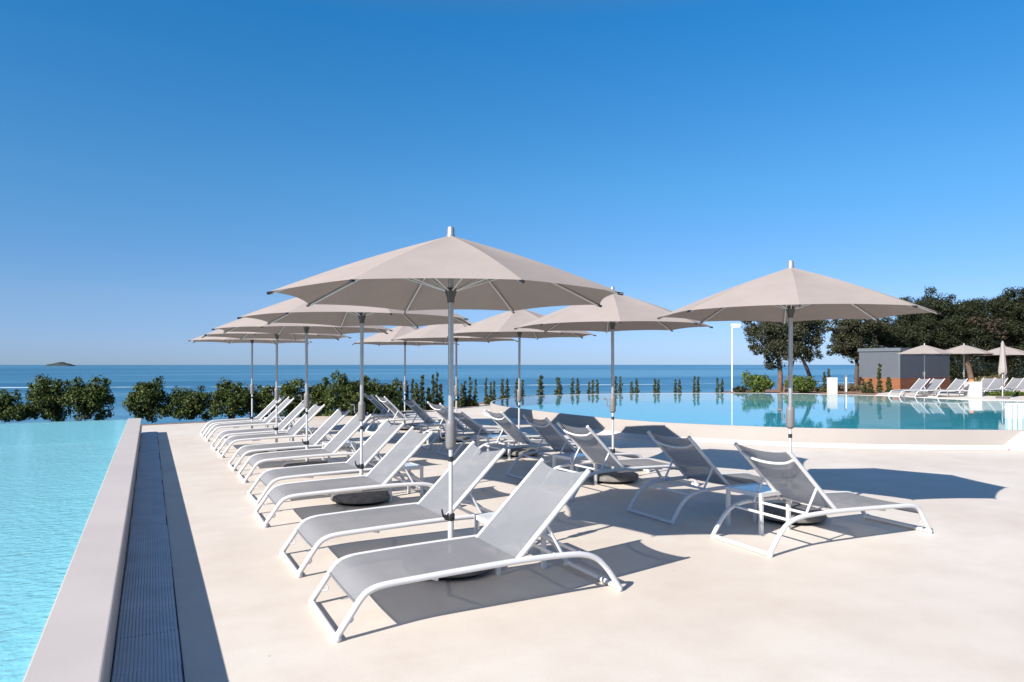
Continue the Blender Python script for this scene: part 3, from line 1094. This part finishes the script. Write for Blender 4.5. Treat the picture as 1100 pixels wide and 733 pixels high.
# light green bushes and low planting on the bank
def bush(px, D, wpx, ty, mat, lab, cat='bush', zb=.30, n=2600, size=.055, depth=.6, name='bush', seed=0, lob=4):
    X, Y = at(px, D)
    root = empty(name, (X, Y, zb), -YAW)
    ht = CAM_H - (ty - HY) * D / F_PX - zb
    hw = wpx * D / F_PX / 2
    rg = random.Random(seed)
    lobes = [(0, 0, ht * .42, hw * .8, depth, ht * .42)]
    for q in range(lob):
        a = (q + .5) / lob * 2 - 1
        lobes.append((a * hw * .72, rg.uniform(-.3, .3) * depth, ht * rg.uniform(.38, .72), hw * .36, depth * .6, ht * rg.uniform(.22, .3)))
    leafy('foliage', root, lobes, n, size, mat, seed + 1, shell=.4)
    m = MB()
    for lb in lobes:
        for q in range(2):
            limb(m, (rg.uniform(-.2, .2) * hw, 0, 0), (lb[0], lb[1], lb[2]), .016, .005, .03, rg, 3)
    m.build('stems', M['bark'], root)
    tag(root, lab, cat)
    return root


bush(815, 32.6, 37, 398.5, M['leaf_light'], 'bright green rounded bush left of the tree trunk behind the far pool', seed=500)
bush(861, 32.4, 36, 402, M['leaf_light'], 'bright green bush right of the forked tree trunk behind the far pool', seed=510)
bush(795, 33.0, 12, 415, M['leaf_dark'], 'tiny dark shrub at the foot of the left street lamp', seed=520, n=500)
bush(1062, 35.5, 40, 402, M['leaf_dry'], 'dry beige shrub behind the white box under the trees', seed=530, n=2500)
bush(1086, 28.4, 62, 420.5, M['leaf_light'], 'low strip of green ground cover beside the far loungers', seed=540, n=1800, depth=.35, size=.045, lob=8)
bush(912, 34.5, 34, 412, M['leaf_dry'], 'low dry scrub between the white post and the pool house', seed=550, n=1200, size=.045, lob=6)
bush(885, 34.0, 20, 415, M['leaf_dry'], 'small dry scrub patch right of the light green bush', seed=560, n=600, size=.045)

# ------------------------------------------------------------------ trees
def tree(px, D, lobes_px, trunk, mat, lab, n, seed, zb=.30, name='tree', size=.085, depth=1.0, bark='bark', group='trees on the bank behind the far pool', extra=None, fill=.16):
    """lobes_px: crown clumps (px, py, half width px, half height px, depth offset m); trunk: [(px, py) ...] polylines with radii"""
    X, Y = at(px, D)
    root = empty(name, (X, Y, zb), -YAW)
    k = D / F_PX
    def loc(qx, qy, dy=0.0):
        return ((qx - px) * k, dy, CAM_H - (qy - HY) * k - zb)
    lobes = []
    for (qx, qy, hw, hh, dy) in lobes_px:
        p = loc(qx, qy, dy)
        lobes.append((*p, hw * k, max(hw * k * depth, .5), hh * k))
    leafy('crown', root, lobes, int(n * 2.7), size * .66, mat, seed, shell=.5, fill=fill)
    if extra:
        emat, elobes, en = extra
        el = []
        for (qx, qy, hw, hh, dy) in elobes:
            el.append((*loc(qx, qy, dy), hw * k, hw * k * .7, hh * k))
        leafy('faded_blossom', root, el, en, size * .9, emat, seed + 50, shell=.3)
    m = MB()
    rg = random.Random(seed)
    for poly, r0, r1 in trunk:
        pts = catmull([loc(qx, qy, rg.uniform(-.1, .1)) for qx, qy in poly], 4)
        pts[0].z = min(pts[0].z, -.05)
        m.tube(pts, [r0 + (r1 - r0) * i / (len(pts) - 1) for i in range(len(pts))], 9)
    tops = [loc(*poly[-1]) for poly, _, _ in trunk]
    for lb in lobes:
        b = min(tops, key=lambda q: (q[0] - lb[0]) ** 2 + (q[2] - lb[2]) ** 2)
        for q in range(2):
            limb(m, b, (lb[0] + rg.uniform(-.5, .5) * lb[3], lb[1] + rg.uniform(-.4, .4) * lb[4], lb[2] + rg.uniform(-.3, .5) * lb[5]), .06, .012, .08, rg, 4)
    m.build('trunk', M[bark], root)
    tag(root, lab, 'tree', group)
    return root


tree(845, 33.5, [(845, 352, 30, 18, 0), (822, 362, 20, 17, -.3), (868, 358, 20, 18, .3), (838, 376, 22, 13, -.5), (858, 380, 16, 10, .2), (880, 348, 13, 12, 0), (812, 348, 14, 11, .3), (872, 378, 9, 10, 0), (816, 374, 12, 8, 0), (832, 390, 12, 8, 0)],
     [([(838, 422), (838, 405), (837, 392), (836, 378)], .13, .08), ([(842, 421), (848, 402), (852, 388)], .09, .06), ([(876, 421), (868, 398), (862, 386)], .10, .07)],
     M['leaf_oak'], 'forked tree with loose grey green crown behind the right parasol pole', 9500, 600, depth=.8, bark='barkred')
tree(921, 38.5, [(912, 356, 18, 14, 0), (908, 370, 17, 13, 0), (926, 350, 16, 12, .2), (898, 350, 8, 8, 0), (918, 380, 14, 9, 0), (934, 366, 13, 12, .4), (944, 352, 12, 10, .4), (896, 376, 8, 6, 0)],
     [([(919, 422), (920, 404), (921, 392), (918, 380)], .13, .08), ([(928, 421), (926, 404), (922, 392)], .07, .06)],
     M['leaf_oak'], 'round crowned dark tree leaning just left of the grey pool house', 8000, 620, depth=.9)
tree(950, 40, [(948, 358, 22, 13, 0), (965, 362, 20, 14, 0), (940, 366, 16, 10, .5), (982, 360, 18, 16, 0)], [([(955, 420), (956, 395), (955, 372)], .16, .09)],
     M['leaf_dark'], 'low dark tree showing above the left part of the pool house roof', 8000, 640, depth=1.0)
tree(992, 41, [(990, 336, 26, 18, 0), (972, 348, 20, 14, 0), (1005, 325, 18, 12, 0), (978, 332, 14, 9, 0), (1012, 345, 22, 18, -.4), (990, 360, 28, 14, 0), (1020, 330, 16, 13, .4)], [([(995, 422), (994, 395), (992, 362)], .2, .1)],
     M['leaf_dark'], 'tall dark dense tree rising behind the pool house', 15000, 660)
tree(1040, 40, [(1036, 340, 22, 18, 0), (1048, 352, 20, 16, -.4), (1028, 356, 18, 14, 0), (1046, 330, 16, 10, .3), (1040, 372, 24, 12, 0), (1060, 342, 16, 16, 0)],
     [([(1046, 424), (1043, 402), (1037, 384), (1036, 368)], .17, .1)],
     M['leaf_dark'], 'dark tree with leaning brown trunk and pinkish faded blossom patch', 13000, 680, bark='barkred', extra=(M['leaf_brown'], [(1050, 350, 12, 9, -1.3), (1036, 346, 9, 7, -1.2), (1058, 360, 8, 6, -1.2)], 800))
tree(1080, 41, [(1078, 332, 20, 16, 0), (1092, 324, 18, 14, 0), (1070, 350, 18, 16, 0), (1090, 350, 22, 20, -.4), (1064, 328, 12, 10, .4), (1080, 374, 24, 14, 0), (1105, 340, 20, 24, 0)],
     [([(1078, 424), (1079, 400), (1080, 368)], .18, .1)], M['leaf_dark'], 'tall dark dense tree behind the closed parasol', 15000, 700)
tree(1118, 40, [(1116, 330, 22, 20, 0), (1130, 345, 24, 22, 0), (1108, 360, 22, 20, -.3), (1128, 375, 26, 18, 0)], [([(1116, 426), (1117, 400), (1118, 366)], .18, .1)],
     M['leaf_dark'], 'dark tree cut off by the right border', 12000, 720)
# undergrowth / second rank of trees closing the gaps behind
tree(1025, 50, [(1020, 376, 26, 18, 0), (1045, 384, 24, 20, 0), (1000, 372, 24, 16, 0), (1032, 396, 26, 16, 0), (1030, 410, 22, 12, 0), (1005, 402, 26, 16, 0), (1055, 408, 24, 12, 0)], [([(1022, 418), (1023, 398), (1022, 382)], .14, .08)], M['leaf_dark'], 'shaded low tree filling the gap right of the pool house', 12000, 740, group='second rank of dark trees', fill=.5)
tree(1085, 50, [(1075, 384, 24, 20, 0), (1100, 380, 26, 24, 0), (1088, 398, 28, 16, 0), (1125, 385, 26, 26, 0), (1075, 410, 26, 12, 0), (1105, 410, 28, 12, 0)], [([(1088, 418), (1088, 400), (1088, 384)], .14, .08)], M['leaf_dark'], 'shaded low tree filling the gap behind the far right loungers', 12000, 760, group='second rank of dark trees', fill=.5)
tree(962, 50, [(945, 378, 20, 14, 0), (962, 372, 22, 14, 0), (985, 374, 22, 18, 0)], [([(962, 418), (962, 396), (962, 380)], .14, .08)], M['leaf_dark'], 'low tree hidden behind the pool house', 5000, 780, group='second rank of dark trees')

# ------------------------------------------------------------------ pool house
hx0, hy0 = at(967, 35.0)
_, k = 0, 0
hh_top = CAM_H + 18.2 * 35 / F_PX
root = empty('pool_house', (hx0, hy0, .30))
tag(root, 'flat roofed slate grey pool house with orange brown wood cladding below', 'pool house')
LX, LY = 5.7, 2.1
root.rotation_euler = (0, 0, R(9))
zt = hh_top - .30
zw = CAM_H - (406.3 - HY) * 35 / F_PX - .30
m = MB(); m.box(0.02, LX - .02, .02, LY - .02, zw - .3, zt - .16); m.build('upper_wall', M['housegrey'], root)
m = MB(); m.box(0, LX, 0, LY, -.05, zw - .004, bev=.004); m.build('wood_cladding', M['wood'], root)
m = MB(); m.box(-.035, LX + .035, -.035, LY + .035, zt - .165, zt, bev=.006); m.build('roof', M['housetrim'], root)
m = MB(); m.box(-.006, LX + .006, -.006, LY + .006, zw, zw + .03); m.build('drip_rail', M['housetrim'], root)
m = MB(); m.box(.012, .10, .012, .10, zw + .03, zt - .17); m.build('corner_trim', M['housetrim'], root)

# ------------------------------------------------------------------ street lamps, posts and boxes
def lamp(px, D, ty, zb, lab):
    X, Y = at(px, D)
    root = empty('street_lamp', (X, Y, zb), -YAW)
    h = CAM_H - (ty - HY) * D / F_PX - zb
    m = MB(); m.tube([(0, 0, 0), (0, 0, h * .5), (0, 0, h)], [.034, .03, .026], 12); m.build('post', M['lampwhite'], root)
    m = MB(); m.lathe([(.09, 0), (.09, .02), (.055, .05)], 14); m.build('base_plate', M['lampwhite'], root)
    m = MB(); m.box(-.05, .40, -.10, .10, h - .02, h + .09, bev=.03); hd = m.build('lamp_head', M['lampwhite'], root)
    m = MB(); m.box(.02, .36, -.08, .08, h - .10, h - .021, bev=.02); m.build('diffuser', M['lampglass'], hd)
    tag(root, lab, 'street lamp', 'street lamps behind the far pool')


lamp(786.5, 34, 350, .20, 'white street lamp standing alone before the sea behind the far pool')
lamp(957, 42, 350, .30, 'white street lamp partly hidden among the trees behind the pool house')

X, Y = at(894, 31.2)
root = empty('white_post_box', (X, Y, .30), -YAW)
tag(root, 'tall narrow white box standing at the far edge of the pool', 'box')
m = MB(); m.box(-.17, .17, -.15, .15, 0, .70, bev=.01); m.build('body', M['whitewash'], root)
m = MB(); m.box(-.18, .18, -.16, .16, .70, .735, bev=.006); m.build('lid', M['whitewash'], root)

X, Y = at(908.5, 31.2)
root = empty('bollard_light', (X, Y, .28), -YAW)
tag(root, 'slim dark bollard with a white stripe right of the white box', 'bollard')
m = MB(); m.box(-.045, .045, -.045, .045, 0, .86, bev=.008); m.build('post', M['greyplastic'], root)
m = MB(); m.box(-.03, .03, -.056, -.046, .12, .76, bev=.004); m.build('stripe', M['lampglass'], root)

X, Y = at(1045, 27.9)
root = empty('towel_box', (X, Y, .345), -YAW - R(8))
tag(root, 'white cube shaped towel box at the far pool edge', 'box')
m = MB(); m.box(-.24, .24, -.22, .22, 0, .56, bev=.012); m.build('body', M['whitewash'], root)
m = MB(); m.box(-.25, .25, -.23, .23, .56, .585, bev=.006); m.build('rim', M['whitewash'], root)
m = MB()
m.box(-.12, .0, -.09, .09, .586, .63, bev=.02)
m.box(-.11, -.01, -.08, .08, .631, .665, bev=.015)
o = m.build('folded_towel', M['orange']); o.location = (X, Y, .345); o.rotation_euler = (0, 0, -YAW - R(8))
tag(o, 'orange towel folded on top of the white cube box', 'towel')

# ------------------------------------------------------------------ far loungers, parasols
far_l = [(979, 27.9, 0, 'far white sun lounger, leftmost of the group across the pool'),
         (995, 27.7, 2, 'far white sun lounger, second from the left across the pool'),
         (1019, 27.6, 0, 'far sun lounger directly left of the white cube box'),
         (1052, 29.3, 8, 'far sun lounger behind the white cube box, right of it'),
         (1064, 28.8, 6, 'far sun lounger left of the closed parasol pole'),
         (1083, 29.6, 5, 'far sun lounger right behind the closed parasol pole'),
         (1095, 29.0, 5, 'far sun lounger cut off by the right border')]
for px, D, a, lab in far_l:
    o = copy_tree(proto)
    X, Y = at(px, D)
    o.location = (X, Y, .345)
    o.scale = (.82,) * 3
    o.rotation_euler = (0, 0, -YAW + R(12 + a))
    tag(o, lab, 'sun lounger', 'sun loungers across the far pool')
far_p = [(993, 29.8, 370.3, 0, 'beige parasol left of the three open ones across the pool'), (1035.5, 30.2, 370.3, 12, 'beige open parasol above the white cube box across the pool'), (1079, 30.0, 371.8, 5, 'beige open parasol behind the closed one across the pool')]
for px, D, ty, rot, lab in far_p:
    o = copy_tree(par)
    X, Y = at(px, D)
    o.location = (X, Y, .345)
    h = CAM_H - (ty - HY) * D / F_PX - .345
    o.scale = (.84, .84, h / 2.62)
    o.rotation_euler = (0, 0, -YAW + R(rot))
    tag(o, lab, 'parasol', 'open parasols across the far pool')
# closed parasol
X, Y = at(1077, 26.2)
root = empty('closed_parasol', (X, Y, .345), -YAW)
tag(root, 'closed beige parasol with furled cloth at the right across the pool', 'parasol')
D = 26.2
zc = lambda py: CAM_H - (py - HY) * D / F_PX - .345
m = MB(); m.lathe([(.20, 0), (.22, .02), (.22, .06), (.16, .08)], 20); m.build('base', M['stone'], root)
m = MB(); m.tube([(0, 0, .05), (0, 0, zc(368))], .02, 10); m.build('pole', M['tubewhite'], root)
m = MB()
vs, fs = [], []
prof = [(366.5, .02), (369, .045), (378, .07), (388, .095), (395, .12), (399, .135), (401.5, .11)]
nk = 24
for py, r in prof:
    for q in range(nk):
        a = 2 * math.pi * q / nk
        rr = r * (1 + .18 * math.cos(8 * a + py * .05))
        vs.append((rr * math.cos(a), rr * math.sin(a), zc(py) + (.04 * math.cos(3 * a) if py > 398 else 0)))
for i in range(len(prof) - 1):
    for q in range(nk):
        fs.append((i * nk + q, i * nk + (q + 1) % nk, (i + 1) * nk + (q + 1) % nk, (i + 1) * nk + q))
m.add(vs, fs, True)
m.build('furled_canopy', M['canopy'], root)
m = MB(); m.lathe([(.03, zc(415)), (.04, zc(413)), (.04, zc(408)), (.03, zc(406))], 12); m.build('crank_housing', M['greyplastic'], root)

# ------------------------------------------------------------------ light
SUN_AZ = math.atan2(-0.41, -1.25)          # direction towards the sun in plan
SUN_EL = math.atan(0.85 / math.hypot(1.25, 0.41))
sd = Vector((math.cos(SUN_AZ) * math.cos(SUN_EL), math.sin(SUN_AZ) * math.cos(SUN_EL), math.sin(SUN_EL)))
sun = bpy.data.lights.new('sun', 'SUN')
sun.energy = 4.6
sun.angle = R(0.5)
sun.color = (1.0, 0.955, 0.90)
so = bpy.data.objects.new('sun', sun)
COL.objects.link(so)
so.location = (-20, -10, 30)
so.rotation_euler = (-sd).to_track_quat('-Z', 'Y').to_euler()

wd = bpy.data.worlds.new('World')
S.world = wd
wd.use_nodes = True
nt = wd.node_tree
bg = nt.nodes.get('Background')
sky = nt.nodes.new('ShaderNodeTexSky')
sky.sky_type = 'NISHITA'
sky.sun_disc = False
sky.sun_elevation = SUN_EL
sky.sun_rotation = math.atan2(sd.x, sd.y)
sky.altitude = 3000
sky.air_density = 1.0
sky.dust_density = 0.0
sky.ozone_density = 4.0
# deep polarised sky: the horizon glow is held back and the upper sky kept blue
tcw = nt.nodes.new('ShaderNodeTexCoord')
sep = nt.nodes.new('ShaderNodeSeparateXYZ')
rmp = nt.nodes.new('ShaderNodeValToRGB')
el = rmp.color_ramp.elements
stops = [(0.0, (.285, .355, .545)), (.03, (.41, .45, .61)), (.085, (.53, .585, .66)), (.24, (.42, .82, .90)), (.44, (.20, .91, 1.15)), (.60, (1.05, 1.0, .92))]
while len(el) < len(stops): el.new(0.5)
for e_, (p_, c_) in zip(el, stops):
    e_.position = p_
    e_.color = (c_[0] / 1.1, c_[1] / 1.1, c_[2] / 1.1, 1)
mul = nt.nodes.new('ShaderNodeMix')
mul.data_type = 'RGBA'
mul.blend_type = 'MULTIPLY'
mul.inputs[0].default_value = 1.0
nt.links.new(tcw.outputs['Generated'], sep.inputs[0])
nt.links.new(sep.outputs['Z'], rmp.inputs['Fac'])
nt.links.new(sky.outputs['Color'], mul.inputs[6])
nt.links.new(rmp.outputs['Color'], mul.inputs[7])
nt.links.new(mul.outputs[2], bg.inputs['Color'])
bg.inputs['Strength'].default_value = 0.11

vs_ = S.view_settings
vs_.view_transform = 'Standard'
vs_.look = 'None'
vs_.exposure = 0.85
vs_.gamma = 1.0
vs_.use_curve_mapping = False
S.cycles.max_bounces = 10
S.cycles.transparent_max_bounces = 16
S.cycles.use_denoising = True
